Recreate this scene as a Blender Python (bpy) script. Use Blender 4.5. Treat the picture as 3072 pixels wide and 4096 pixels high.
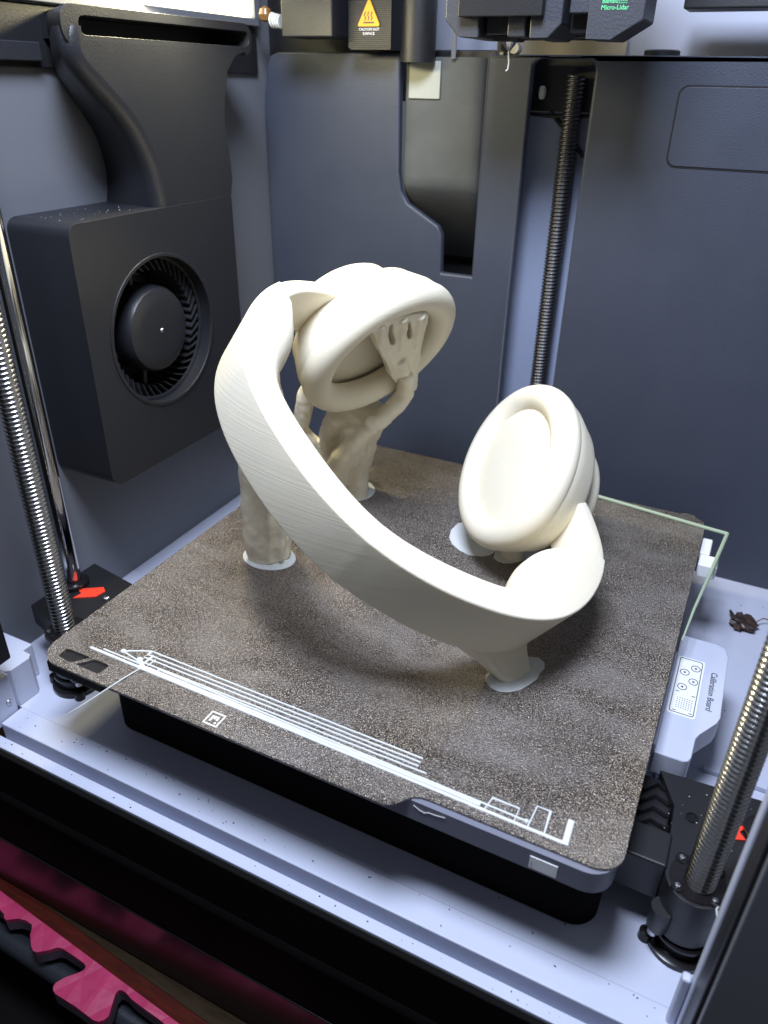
import bpy, bmesh, math, random
from mathutils import Vector, Matrix
from mathutils.geometry import tessellate_polygon
random.seed(7)
for o in list(bpy.data.objects): bpy.data.objects.remove(o)
scn = bpy.context.scene
COL = scn.collection
MM = 0.001
PI = math.pi
# ------------------------------------------------------------------ camera
CP = Vector((252.447, -175.422, 226.6))
RX, RY, RZ = (0.89617, 0.443345, 0.018028), (-0.234625, 0.438998, 0.867313), (0.376604, -0.78149, 0.497437)
cam = bpy.data.cameras.new('camera'); camo = bpy.data.objects.new('camera', cam); COL.objects.link(camo)
camo.matrix_world = Matrix(((RX[0], RY[0], RZ[0], CP.x*MM), (RX[1], RY[1], RZ[1], CP.y*MM), (RX[2], RY[2], RZ[2], CP.z*MM), (0, 0, 0, 1)))
cam.sensor_fit = 'VERTICAL'; cam.sensor_height = 32.0; cam.lens = 32.0*3011.28/4096
cam.clip_start = 0.005; cam.clip_end = 50
cam.dof.use_dof = True; cam.dof.focus_distance = 0.345; cam.dof.aperture_fstop = 11.0
scn.camera = camo
# ------------------------------------------------------------------ world, lamps, exposure
wd = bpy.data.worlds.new('World'); scn.world = wd; wd.use_nodes = True
bg = wd.node_tree.nodes['Background']; bg.inputs[0].default_value = (0.80, 0.86, 1.0, 1); bg.inputs[1].default_value = 0.12
def area(name, loc, tgt, sx, sy, power, col):
    l = bpy.data.lights.new(name, 'AREA'); l.shape = 'RECTANGLE'; l.size = sx*MM; l.size_y = sy*MM; l.energy = power; l.color = col
    o = bpy.data.objects.new(name, l); COL.objects.link(o); o.location = Vector(loc)*MM
    o.rotation_euler = (Vector(tgt)-Vector(loc)).to_track_quat('-Z', 'Y').to_euler(); return o
area('ceiling_lamp', (150, -45, 520), (120, 115, 0), 170, 140, 5.4, (0.74, 0.82, 1.0))
area('led_bar_lamp', (-60, 180, 262), (-10, 165, 100), 14, 150, 1.35, (1.0, 0.89, 0.55))
scn.view_settings.view_transform = 'Standard'; scn.view_settings.look = 'None'
scn.view_settings.exposure = 0.0; scn.view_settings.gamma = 1.0
scn.render.engine = 'CYCLES'; scn.cycles.max_bounces = 8

# ------------------------------------------------------------------ materials
def mat(name, col, rough=.5, metal=0., bump=0., bscale=600., col2=None, cscale=60., cdist=.5, cwidth=.25, coat=0., spec=.5, rough2=None, stretch=(1, 1, 1), emit=None, estr=0., trans=0., sss=0., detail=4.):
    m = bpy.data.materials.new(name); m.use_nodes = True; nt = m.node_tree; N = nt.nodes; L = nt.links
    b = N['Principled BSDF']
    b.inputs['Base Color'].default_value = (*col, 1); b.inputs['Roughness'].default_value = rough; b.inputs['Metallic'].default_value = metal
    b.inputs['Coat Weight'].default_value = coat; b.inputs['Specular IOR Level'].default_value = spec
    b.inputs['Transmission Weight'].default_value = trans
    if sss: b.inputs['Subsurface Weight'].default_value = sss; b.inputs['Subsurface Radius'].default_value = (.004, .0035, .0025); b.inputs['Subsurface Scale'].default_value = 1.0
    if emit: b.inputs['Emission Color'].default_value = (*emit, 1); b.inputs['Emission Strength'].default_value = estr
    tc = N.new('ShaderNodeTexCoord'); mp = N.new('ShaderNodeMapping'); mp.inputs['Scale'].default_value = stretch
    L.new(tc.outputs['Object'], mp.inputs['Vector'])
    if col2 or rough2 is not None:
        n1 = N.new('ShaderNodeTexNoise'); n1.inputs['Scale'].default_value = cscale; n1.inputs['Detail'].default_value = 6; n1.inputs['Roughness'].default_value = .62
        L.new(mp.outputs[0], n1.inputs['Vector'])
        r = N.new('ShaderNodeMapRange'); r.inputs['From Min'].default_value = cdist-cwidth; r.inputs['From Max'].default_value = cdist+cwidth
        L.new(n1.outputs['Fac'], r.inputs['Value'])
        if col2:
            mx = N.new('ShaderNodeMix'); mx.data_type = 'RGBA'; mx.inputs['A'].default_value = (*col, 1); mx.inputs['B'].default_value = (*col2, 1)
            L.new(r.outputs[0], mx.inputs['Factor']); L.new(mx.outputs['Result'], b.inputs['Base Color'])
        if rough2 is not None:
            r2 = N.new('ShaderNodeMapRange'); r2.inputs['To Min'].default_value = rough; r2.inputs['To Max'].default_value = rough2
            L.new(r.outputs[0], r2.inputs['Value']); L.new(r2.outputs[0], b.inputs['Roughness'])
    if bump:
        n2 = N.new('ShaderNodeTexNoise'); n2.inputs['Scale'].default_value = bscale; n2.inputs['Detail'].default_value = detail
        L.new(mp.outputs[0], n2.inputs['Vector'])
        bp = N.new('ShaderNodeBump'); bp.inputs['Strength'].default_value = bump; bp.inputs['Distance'].default_value = .0006
        L.new(n2.outputs['Fac'], bp.inputs['Height']); L.new(bp.outputs[0], b.inputs['Normal'])
    return m

def pla_mat(name, col, shadec):
    """ivory printed plastic: fine horizontal layer lines (constant height), slight translucency"""
    m = mat(name, col, .46, sss=.16, spec=.30); nt = m.node_tree; N = nt.nodes; L = nt.links; b = N['Principled BSDF']
    g = N.new('ShaderNodeNewGeometry'); mp = N.new('ShaderNodeMapping'); mp.inputs['Scale'].default_value = (20, 20, 2100)
    L.new(g.outputs['Position'], mp.inputs['Vector'])
    n = N.new('ShaderNodeTexNoise'); n.inputs['Scale'].default_value = 1.0; n.inputs['Detail'].default_value = 3; n.inputs['Roughness'].default_value = .6
    L.new(mp.outputs[0], n.inputs['Vector'])
    mp2 = N.new('ShaderNodeMapping'); mp2.inputs['Scale'].default_value = (8, 8, 1000); L.new(g.outputs['Position'], mp2.inputs['Vector'])
    n3 = N.new('ShaderNodeTexNoise'); n3.inputs['Scale'].default_value = 1.0; n3.inputs['Detail'].default_value = 2; L.new(mp2.outputs[0], n3.inputs['Vector'])
    ad = N.new('ShaderNodeMath'); ad.operation = 'MULTIPLY_ADD'; ad.inputs[1].default_value = .6; L.new(n3.outputs['Fac'], ad.inputs[0]); L.new(n.outputs['Fac'], ad.inputs[2])
    bp = N.new('ShaderNodeBump'); bp.inputs['Strength'].default_value = .30; bp.inputs['Distance'].default_value = .0003
    L.new(ad.outputs[0], bp.inputs['Height']); L.new(bp.outputs[0], b.inputs['Normal'])
    n4 = N.new('ShaderNodeTexNoise'); n4.inputs['Scale'].default_value = 30; n4.inputs['Detail'].default_value = 3; L.new(g.outputs['Position'], n4.inputs['Vector'])
    mx = N.new('ShaderNodeMix'); mx.data_type = 'RGBA'; mx.inputs['A'].default_value = (*col, 1); mx.inputs['B'].default_value = (*shadec, 1)
    L.new(n4.outputs['Fac'], mx.inputs['Factor']); L.new(mx.outputs['Result'], b.inputs['Base Color'])
    return m

def plate_mat():
    """textured bronze-grey spring steel: coarse powder grain that glints, pale smudges of residue"""
    m = bpy.data.materials.new('textured_plate'); m.use_nodes = True; nt = m.node_tree; N = nt.nodes; L = nt.links; b = N['Principled BSDF']
    tc = N.new('ShaderNodeTexCoord')
    vo = N.new('ShaderNodeTexVoronoi'); vo.inputs['Scale'].default_value = 1950; vo.feature = 'SMOOTH_F1'; vo.inputs['Smoothness'].default_value = .5
    L.new(tc.outputs['Object'], vo.inputs['Vector'])
    no = N.new('ShaderNodeTexNoise'); no.inputs['Scale'].default_value = 1750; no.inputs['Detail'].default_value = 5; L.new(tc.outputs['Object'], no.inputs['Vector'])
    ad = N.new('ShaderNodeMath'); ad.operation = 'SUBTRACT'; L.new(no.outputs['Fac'], ad.inputs[0]); L.new(vo.outputs['Distance'], ad.inputs[1])
    bp = N.new('ShaderNodeBump'); bp.inputs['Strength'].default_value = .9; bp.inputs['Distance'].default_value = .0006
    L.new(ad.outputs[0], bp.inputs['Height']); L.new(bp.outputs[0], b.inputs['Normal'])
    mp = N.new('ShaderNodeMapping'); mp.inputs['Scale'].default_value = (1, 2.4, 1); mp.inputs['Rotation'].default_value = (0, 0, .5); L.new(tc.outputs['Object'], mp.inputs['Vector'])
    sm = N.new('ShaderNodeTexNoise'); sm.inputs['Scale'].default_value = 22; sm.inputs['Detail'].default_value = 6; sm.inputs['Roughness'].default_value = .6; sm.inputs['Distortion'].default_value = .35
    L.new(mp.outputs[0], sm.inputs['Vector'])
    mr = N.new('ShaderNodeMapRange'); mr.interpolation_type = 'SMOOTHSTEP'; mr.inputs['From Min'].default_value = .30; mr.inputs['From Max'].default_value = .80; L.new(sm.outputs['Fac'], mr.inputs['Value'])
    # grain colour, with bright flecks painted in as glints
    mg = N.new('ShaderNodeMix'); mg.data_type = 'RGBA'; mg.inputs['A'].default_value = (.085, .069, .055, 1); mg.inputs['B'].default_value = (.66, .565, .47, 1)
    g2 = N.new('ShaderNodeMapRange'); g2.inputs['From Min'].default_value = .44; g2.inputs['From Max'].default_value = .72; L.new(no.outputs['Fac'], g2.inputs['Value'])
    L.new(g2.outputs[0], mg.inputs['Factor'])
    mx = N.new('ShaderNodeMix'); mx.data_type = 'RGBA'; mx.inputs['B'].default_value = (.44, .40, .37, 1)
    k = N.new('ShaderNodeMath'); k.operation = 'MULTIPLY'; k.inputs[1].default_value = .62; L.new(mr.outputs[0], k.inputs[0])
    L.new(mg.outputs['Result'], mx.inputs['A']); L.new(k.outputs[0], mx.inputs['Factor']); L.new(mx.outputs['Result'], b.inputs['Base Color'])
    b.inputs['Metallic'].default_value = .82; b.inputs['Roughness'].default_value = .34
    r2 = N.new('ShaderNodeMapRange'); r2.inputs['To Min'].default_value = .30; r2.inputs['To Max'].default_value = .50; L.new(mr.outputs[0], r2.inputs['Value']); L.new(r2.outputs[0], b.inputs['Roughness'])
    return m

Mt = {}
Mt['pla'] = pla_mat('ivory_pla', (.86, .80, .65), (.835, .765, .595))
Mt['bead'] = mat('white_bead', (.66, .68, .67), .45, sss=.08)
Mt['plate'] = plate_mat()
Mt['plate_edge'] = mat('plate_edge', (.06, .05, .045), .5, .4)
Mt['black'] = mat('black_plastic', (.012, .012, .014), .42, bump=.15, bscale=900)
Mt['matt_black'] = mat('matt_black', (.006, .0055, .0055), .75, spec=.04, bump=.1, bscale=700)
Mt['black_gloss'] = mat('black_gloss', (.010, .009, .010), .24, spec=.32, bump=.02, bscale=60)
Mt['fanblack'] = mat('fan_plastic', (.0145, .0155, .0195), .36, bump=.2, bscale=1100, rough2=.46, cscale=25)
Mt['dark'] = mat('charcoal_plastic', (.020, .021, .025), .40, bump=.22, bscale=1100, rough2=.52, cscale=25)
Mt['wallp'] = mat('slate_plastic', (.040, .047, .070), .40, bump=.28, bscale=1300, rough2=.52, cscale=18, col2=(.046, .054, .078))
Mt['sheet'] = mat('grey_sheet', (.14, .147, .168), .42, bump=.10, bscale=1500, rough2=.5, cscale=20)
Mt['bluegrey'] = mat('blue_grey_sheet', (.26, .30, .42), .5, bump=.08, bscale=900)
Mt['bed'] = mat('bed_grey', (.17, .175, .225), .45, bump=.12, bscale=900)
Mt['grey'] = mat('light_grey_plastic', (.53, .56, .68), .42, bump=.08, bscale=900, col2=(.48, .51, .63), cscale=22, rough2=.52)
Mt['chuteg'] = mat('chute_grey', (.06, .064, .066), .62, spec=.3, bump=.2, bscale=900, col2=(.095, .10, .10), cscale=30)
Mt['headg'] = mat('head_grey', (.042, .044, .054), .42, bump=.3, bscale=900)
Mt['faded'] = mat('faded_sticker', (.33, .34, .30), .7, bump=.1, bscale=500)
Mt['white'] = mat('white_print', (.82, .83, .84), .5)
Mt['label'] = mat('paper_label', (.70, .70, .66), .7)
Mt['ink'] = mat('dark_ink', (.06, .065, .08), .6)
Mt['steel'] = mat('oiled_steel', (.46, .455, .45), .22, 1., bump=.05, bscale=500)
Mt['oldsteel'] = mat('dull_steel', (.11, .11, .12), .42, 1.)
Mt['chrome'] = mat('polished_rod', (.55, .56, .60), .12, 1.)
Mt['screwhead'] = mat('screw_steel', (.5, .5, .52), .28, 1.)
Mt['red'] = mat('red_paint', (.86, .05, .02), .5)
Mt['green'] = mat('green_print', (.12, .62, .26), .5)
Mt['orange'] = mat('orange_sign', (.85, .36, .02), .5)
Mt['glass'] = mat('green_glass', (.46, .56, .40), .35, trans=.15)
Mt['pink'] = mat('pink_foam', (.47, .036, .12), .5, bump=.6, bscale=160, col2=(.36, .024, .085), cscale=90, detail=2)
def quilt(m):
    nt = m.node_tree; N = nt.nodes; L = nt.links; b = N['Principled BSDF']; tc = N.new('ShaderNodeTexCoord'); hs = []
    for a in (.55, -.75):
        mp = N.new('ShaderNodeMapping'); mp.inputs['Rotation'].default_value = (0, 0, a); L.new(tc.outputs['Object'], mp.inputs['Vector'])
        w = N.new('ShaderNodeTexWave'); w.wave_profile = 'TRI'; w.inputs['Scale'].default_value = 15; w.inputs['Distortion'].default_value = .6; L.new(mp.outputs[0], w.inputs['Vector']); hs.append(w)
    mn = N.new('ShaderNodeMath'); mn.operation = 'MINIMUM'; L.new(hs[0].outputs['Fac'], mn.inputs[0]); L.new(hs[1].outputs['Fac'], mn.inputs[1])
    bp = N.new('ShaderNodeBump'); bp.inputs['Strength'].default_value = 1.0; bp.inputs['Distance'].default_value = .0011; L.new(mn.outputs[0], bp.inputs['Height'])
    old = [l for l in nt.links if l.to_node == b and l.to_socket.name == 'Normal']
    if old: L.new(old[0].from_socket, bp.inputs['Normal'])
    L.new(bp.outputs[0], b.inputs['Normal'])
quilt(Mt['pink'])
Mt['foamside'] = mat('foam_side', (.085, .055, .085), .8, bump=.4, bscale=700)
Mt['wood'] = mat('raw_wood', (.045, .029, .016), .85, spec=.08, bump=.3, bscale=300, col2=(.02, .013, .008), cscale=50, stretch=(1, 8, 8))
Mt['redwood'] = mat('red_wood', (.085, .010, .004), .7, spec=.12, bump=.3, bscale=300, col2=(.026, .004, .002), cscale=60, stretch=(1, 8, 8))
Mt['rubber'] = mat('black_tube', (.018, .020, .026), .38, bump=.3, bscale=1200)
Mt['scrap'] = mat('burnt_plastic', (.025, .024, .028), .35, bump=.4, bscale=700, col2=(.13, .055, .02), cscale=120, cdist=.6)
Mt['amber'] = mat('amber_glue', (.20, .10, .03), .25)
Mt['cream'] = mat('reflection_cream', (.62, .56, .44), .6)
Mt['led'] = mat('led_diffuser', (.9, .9, .8), .5, emit=(1., .90, .50), estr=7.)

# ------------------------------------------------------------------ builders
BASE = {}
def tag(o, label=None, cat=None, group=None, kind=None):
    if label: o['label'] = label
    if cat: o['category'] = cat
    if group: o['group'] = group
    if kind: o['kind'] = kind
    return o
def thing(name, base, label, cat, group=None):
    o = bpy.data.objects.new(name, None); o.empty_display_size = .01; COL.objects.link(o)
    o.location = Vector(base)*MM; BASE[o] = Vector(base); return tag(o, label, cat, group)
def link(name, me, parent, base):
    o = bpy.data.objects.new(name, me); COL.objects.link(o)
    if parent: o.parent = parent; BASE[o] = BASE[parent]
    else: o.location = base*MM; BASE[o] = base
    return o
def M(name, v, f, mt, parent=None, sm=35, bev=0., bseg=3, base=None):
    v = [Vector(p) for p in v]
    if parent: base = BASE[parent]
    elif base is None:
        base = Vector(((min(p.x for p in v)+max(p.x for p in v))/2, (min(p.y for p in v)+max(p.y for p in v))/2, min(p.z for p in v)))
    else: base = Vector(base)
    me = bpy.data.meshes.new(name); me.from_pydata([(p-base)*MM for p in v], [], f); me.validate()
    bm = bmesh.new(); bm.from_mesh(me); bmesh.ops.recalc_face_normals(bm, faces=bm.faces); bm.to_mesh(me); bm.free()
    me.materials.append(Mt[mt] if isinstance(mt, str) else mt)
    if sm:
        me.polygons.foreach_set('use_smooth', [True]*len(me.polygons)); me.set_sharp_from_angle(angle=math.radians(sm))
    o = link(name, me, parent, base)
    if bev:
        b = o.modifiers.new('bevel', 'BEVEL'); b.width = bev*MM; b.segments = bseg; b.limit_method = 'ANGLE'; b.angle_limit = math.radians(40); b.harden_normals = True
    return o
def join(parts):
    V, F = [], []
    for v, f in parts:
        k = len(V); V += [Vector(p) for p in v]; F += [tuple(i+k for i in q) for q in f]
    return V, F
def gbox(x0, x1, y0, y1, z0, z1):
    v = [(x, y, z) for z in (z0, z1) for y in (y0, y1) for x in (x0, x1)]
    return v, [(0, 1, 3, 2), (4, 6, 7, 5), (0, 4, 5, 1), (2, 3, 7, 6), (0, 2, 6, 4), (1, 5, 7, 3)]
def box(name, x0, x1, y0, y1, z0, z1, mt, parent=None, bev=0., **k):
    v, f = gbox(x0, x1, y0, y1, z0, z1); return M(name, v, f, mt, parent, bev=bev, **k)
def gprism(loops, ax, lo, hi):
    """loops[0] outline, others holes, in the two axes other than ax; hi/lo may be functions of (a,b)"""
    A, B = {'x': (1, 2), 'y': (0, 2), 'z': (0, 1)}[ax]; C = 'xyz'.index(ax)
    def P(a, b, c):
        p = [0, 0, 0]; p[A] = a; p[B] = b; p[C] = c(a, b) if callable(c) else c; return Vector(p)
    flat = [q for l in loops for q in l]; n = len(flat)
    V = [P(a, b, lo) for a, b in flat]+[P(a, b, hi) for a, b in flat]
    tris = tessellate_polygon([[Vector((a, b, 0)) for a, b in l] for l in loops])
    F = [tuple(t) for t in tris]+[tuple(i+n for i in reversed(t)) for t in tris]
    k = 0
    for l in loops:
        m = len(l)
        for i in range(m): j = (i+1) % m; F.append((k+i, k+j, n+k+j, n+k+i))
        k += m
    return V, F
def prism(name, loops, ax, lo, hi, mt, parent=None, **k):
    if not isinstance(loops[0][0], (tuple, list)): loops = [loops]
    v, f = gprism(loops, ax, lo, hi); return M(name, v, f, mt, parent, **k)
def rrect(x0, x1, y0, y1, r, n=5):
    if not isinstance(r, (tuple, list)): r = (r,)*4   # corners: x0y0, x1y0, x1y1, x0y1
    out = []
    for (cx, cy, a, q) in ((x0, y0, 180, 0), (x1, y0, 270, 1), (x1, y1, 0, 2), (x0, y1, 90, 3)):
        R = r[q]; sx = 1 if q in (0, 3) else -1; sy = 1 if q in (0, 1) else -1
        if R <= 0: out.append((cx, cy)); continue
        for i in range(n+1):
            t = math.radians(a+90*i/n); out.append((cx+sx*R+R*math.cos(t), cy+sy*R+R*math.sin(t)))
    return out
def circ(cx, cy, r, n=24, r2=None):
    return [(cx+r*math.cos(2*PI*i/n), cy+(r2 or r)*math.sin(2*PI*i/n)) for i in range(n)]
def gtube(path, rad, seg=12, cap=True, flat=None):
    path = [Vector(p) for p in path]; n = len(path); V = []; F = []
    up = None
    for i, p in enumerate(path):
        d = (path[min(i+1, n-1)]-path[max(i-1, 0)]).normalized()
        if up is None: up = d.cross(Vector((0, 0, 1))); up = up if up.length > .05 else d.cross(Vector((1, 0, 0)))
        u = (up-d*up.dot(d)).normalized(); w = d.cross(u); up = u
        r = rad(i/(n-1)) if callable(rad) else (rad[i] if isinstance(rad, (list, tuple)) else rad)
        for k in range(seg):
            a = 2*PI*k/seg; V.append(p+u*(r*math.cos(a))+w*(r*math.sin(a)*(flat or 1)))
    for i in range(n-1):
        for k in range(seg): j = (k+1) % seg; F.append((i*seg+k, i*seg+j, (i+1)*seg+j, (i+1)*seg+k))
    if cap: F.append(tuple(range(seg))[::-1]); F.append(tuple(range((n-1)*seg, n*seg)))
    return V, F
def tube(name, path, rad, mt, parent=None, seg=12, **k):
    v, f = gtube(path, rad, seg); return M(name, v, f, mt, parent, sm=k.pop('sm', 50), **k)
def glathe(prof, o, ax='z', seg=32):
    """prof: (r, h) along axis ax from origin o"""
    V, F = [], []; n = len(prof)
    for r, h in prof:
        for k in range(seg):
            a = 2*PI*k/seg; c, s = r*math.cos(a), r*math.sin(a)
            V.append(Vector(o)+Vector({'z': (c, s, h), 'x': (h, c, s), 'y': (c, h, s)}[ax]))
    for i in range(n-1):
        for k in range(seg): j = (k+1) % seg; F.append((i*seg+k, i*seg+j, (i+1)*seg+j, (i+1)*seg+k))
    F.append(tuple(range(seg))); F.append(tuple(range((n-1)*seg, n*seg)))
    return V, F
def lathe(name, prof, o, mt, parent=None, ax='z', seg=32, **k):
    v, f = glathe(prof, o, ax, seg); return M(name, v, f, mt, parent, **k)
def text(name, s, origin, xdir, ydir, size, mt, parent, thick=.08, bold=0.):
    c = bpy.data.curves.new(name, 'FONT'); c.body = s; c.size = 1.0; c.offset = bold
    t = bpy.data.objects.new(name, c); COL.objects.link(t); bpy.context.view_layer.update()
    me = t.evaluated_get(bpy.context.evaluated_depsgraph_get()).to_mesh()
    xd, yd = Vector(xdir).normalized(), Vector(ydir).normalized(); nd = xd.cross(yd)
    v = [Vector(origin)+xd*(p.co.x*size)+yd*(p.co.y*size)+nd*thick for p in me.vertices]; f = [tuple(p.vertices) for p in me.polygons]
    o = M(name, v, f, mt, parent, sm=0)
    bpy.data.objects.remove(t); bpy.data.curves.remove(c); return o
def lerp(a, b, t): return a+(b-a)*t
def cr(P, n):
    """Catmull-Rom resample by equal parameter"""
    out = []; m = len(P)
    for i in range(n):
        t = i/(n-1)*(m-1); k = min(int(t), m-2); f = t-k
        p0, p1, p2, p3 = P[max(k-1, 0)], P[k], P[k+1], P[min(k+2, m-1)]
        out.append(tuple(.5*((2*b)+(-a+c)*f+(2*a-5*b+4*c-d)*f*f+(-a+3*b-3*c+d)*f**3) for a, b, c, d in zip(p0, p1, p2, p3)))
    return out

# ================================================================== SETTING: chamber floor and walls
FZ = -58.
fl = box('floor', -75, 420, 1.5, 345, FZ-6, FZ, 'grey'); tag(fl, 'light grey plastic floor of the chamber under the bed', 'floor', kind='structure')
lw = box('wall_left', -82, -75, -26, 345, FZ, 330, 'sheet', bev=0); tag(lw, 'grey sheet side wall behind the black fan housing', 'wall', kind='structure')
# rear wall: one moulded slate panel with a screw slot and a purge chute cut out
outer = [(-73, FZ), (430, FZ), (430, 240)]+[(x, 240) for x in (300, 200)]+[(-58, 241), (-64, 239), (-67, 233), (-67.5, 224), (-71.5, 217), (-73, 205)]
slot = rrect(110.5, 145.5, -40, 238.5, 5)
chute = [(30, 262), (30, 176), (31, 166), (36, 158), (58, 146), (61, 141), (62, 117), (84, 117), (84, 262)]
rw_out = [(-70, FZ), (430, FZ), (430, 240), (83.5, 240.5), (83.5, 117), (62, 117), (61, 141), (58, 146), (36, 158), (31, 166), (29.5, 176), (28.5, 241), (-58, 241), (-64, 239), (-67, 233), (-67.5, 224), (-69.5, 217), (-70, 205)]
rw = prism('wall_rear', [rw_out, slot], 'y', 298, 304, 'wallp', bev=2.6, bseg=4); tag(rw, 'slate plastic rear wall with a tall slot for the lead screw', 'wall', kind='structure')
prism('recess_panel', rrect(191.5, 300, 189, 226.5, 4.5), 'y', 297.2, 300, 'wallp', rw, bev=.5)
prism('groove', [rrect(190.6, 301, 188.1, 227.4, 5), rrect(191.5, 300, 189, 226.5, 4.5)], 'y', 297.7, 299, 'black', rw)
box('slot_back', 100, 165, 320, 323, FZ, 212, 'bluegrey', rw)
box('slot_cavity', 100, 165, 319, 324, 212.2, 239, 'black', rw)
tube('cable', [(104, 319, 211), (118, 317.5, 210), (140, 318.5, 210.5), (160, 318, 209.5)], 1.0, 'black', rw, 8)
tube('cable', [(118, 318, 212), (128, 318.5, 203), (140, 318.5, 190), (156, 318, 186)], 1.2, 'black', rw, 8)
lathe('bolt', [(3.4, 0), (3.4, 2), (2.6, 2.6)], (112, 314, 222), 'label', rw, 'x', 16)
lathe('knob', [(9.2, 0), (9.2, 2.6), (8.4, 3.2)], (177, 310, 240), 'dark', rw, 'z', 32)
up = box('wall_upper', -75, 430, 352.5, 358, 214.5, 420, 'grey'); tag(up, 'pale upper back panel behind the tool head', 'wall', kind='structure')
prism('warm_reflection', rrect(72, 150, 238, 252, 4), 'y', 350.8, 352.4, 'cream', up)  # added cream panel, its colour stands for a warm reflection

# purge chute set in the rear wall
ch = thing('purge_chute', (57, 306, 117), 'grey moulded purge chute with pale blank sticker on rear wall', 'chute')
V, F = [], []
xs = [29.8, 30.6, 33, 38, 55, 74, 80, 82.5, 83.2]
zs = [239, 236, 228, 215, 200, 185, 175, 170, 166, 161, 155, 148, 138, 128, 117.3]
for z in zs:
    for x in xs:
        e = min(x-29.5, 83.5-x); t = max(0, (170-z)/53)
        y = 300.5+8*t+46*t**1.3+max(0, 4-e)**2*.35
        V.append((x, y, z-max(0, 4-e)*.2))
for i in range(len(zs)-1):
    for j in range(len(xs)-1):
        a = i*len(xs)+j; F.append((a, a+1, a+len(xs)+1, a+len(xs)))
M('chute_face', V, F, 'chuteg', ch, sm=60)
prism('sticker', rrect(34.5, 54.5, 217.5, 237, .5), 'y', 299.4, 300.2, 'faded', ch)
box('chute_lip', 28.5, 84, 312.5, 322, 232, 243, 'black', ch, bev=1)
box('chute_back', 28, 86, 362, 365, 60, 214, 'black', ch)

# ================================================================== front frame and printer base
fr = thing('front_frame', (128, -12, FZ), 'light grey front sill rail with groove and dark corner posts', 'frame')
box('sill_rail', -38, 420, -11.5, 1.4, FZ-20, FZ+.6, 'grey', fr, bev=.7)
box('sill_groove', -74, 420, -16.5, -11.6, FZ-24, FZ-13, 'grey', fr)
box('sill_lip', -74, 420, -22, -16.6, FZ-20, FZ-.4, 'grey', fr, bev=.5)
box('post', -76, -30.5, -24, -1, -20, 330, 'black', fr, bev=1)
prism('corner_block', [(-74, 0), (-42, 0), (-39.5, 2), (-39, 13), (-41, 15.5), (-52, 16), (-74, 16)], 'z', FZ+.1, -34, 'grey', fr, bev=.8)
box('corner_step', -74, -50, 16.2, 24, FZ+.1, -37, 'grey', fr, bev=.8)
box('corner_cap', -74, -38.6, -22, -.1, FZ-3, -34, 'grey', fr, bev=.8)
lathe('screw', [(1.7, 0), (1.5, .4), (.7, .45), (.6, .1)], (-38.6, -4, -50), 'screwhead', fr, 'x', 14)
box('post_liner', 286.5, 291, -6.5, -1, FZ-2, 330, 'grey', fr, bev=.8)
box('post', 287.2, 330, -19, -6.6, FZ-20, 330, 'black', fr, bev=1)
box('post_trim', 288.6, 330, -22, -19.1, FZ-20, 330, 'sheet', fr, bev=.6)
box('post_pad', 283.2, 286.4, -4.5, -.8, FZ-2, -30, 'grey', fr, bev=1.2)
pb = thing('printer_base', (128, -23, -180), 'glossy black lower front of the printer above the wooden board', 'base')
box('front_panel', -120, 420, -25, -22.3, -134.5, FZ-1.2, 'matt_black', pb, bev=.8)
prism('reflection_ridge', [(-25.1, -90), (-26.6, -93), (-26.6, -95), (-25.1, -97)], 'x', -120, 420, 'matt_black', pb, bev=.5)  # low ridge shaped to stand for a line reflected in the front
box('skirt', -120, 420, -25.5, -23, -178.5, -135.5, 'black_gloss', pb, bev=.6)

# ================================================================== fan housing on the left wall
fh = thing('fan_housing', (-62, 145, 30), 'black blower fan housing with round intake and curved duct on left wall', 'fan')
FC = (139.5, 104.5); FR = 39.6; FX = -35.
face = rrect(84, 208, 32, 167, (8, 6, 2, 6), 5)
V, F = gprism([face, circ(*FC, FR, 48)], 'x', -74.9, FX)
M('housing', V, F, 'fanblack', fh, bev=2.8, bseg=4)
V, F = gprism([circ(*FC, FR+1.6, 48), circ(*FC, FR-.4, 48)], 'x', FX-2, FX+.7); M('intake_rim', V, F, 'fanblack', fh, bev=.7)
box('fan_well', -74.8, -70, 96, 184, 60, 148, 'black', fh)
HC = (FC[0]-1.5, FC[1]+.6)
hub = lathe('fan_hub', [(23.6, -69), (23.6, -45), (23.2, -40.5), (21.8, -38), (19, -36.8), (15, -36.4), (.2, -36.2)], (0, *HC), 'fanblack', fh, 'x', 48)
lathe('hub_pin', [(1.4, -36.3), (1.1, -35.8), (.1, -35.6)], (0, *HC), 'screwhead', hub, 'x', 12)
for k in range(44):
    a = 2*PI*k/44; V = []
    for r, da in ((31.5, -.06), (34.6, .03), (38.4, .13)):
        for x in (-68, -43):
            for tt in (-.45, .45):
                V.append((x, FC[0]+r*math.cos(a+da)-tt*math.sin(a), FC[1]+r*math.sin(a+da)+tt*math.cos(a)))
    F = []
    for q in (0, 4): F += [(q, q+1, q+5, q+4), (q+2, q+6, q+7, q+3), (q, q+4, q+6, q+2), (q+1, q+3, q+7, q+5)]
    F += [(0, 2, 3, 1), (8, 9, 11, 10)]
    M('blade', V, F, 'dark', fh)
for dx in (-69.5, -43):
    V, F = gprism([circ(*FC, 39.2, 48), circ(*FC, 37.6, 48)], 'x', dx, dx+1.2); M('blade_ring', V, F, 'dark', fh)
for ang in (100, 205, 262):
    a = math.radians(ang); d = Vector((0, math.cos(a), math.sin(a))); c0 = Vector((-52, *FC))
    tube('strut', [c0+d*22, c0+d*40], 1.6, 'dark', fh, 8)
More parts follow.
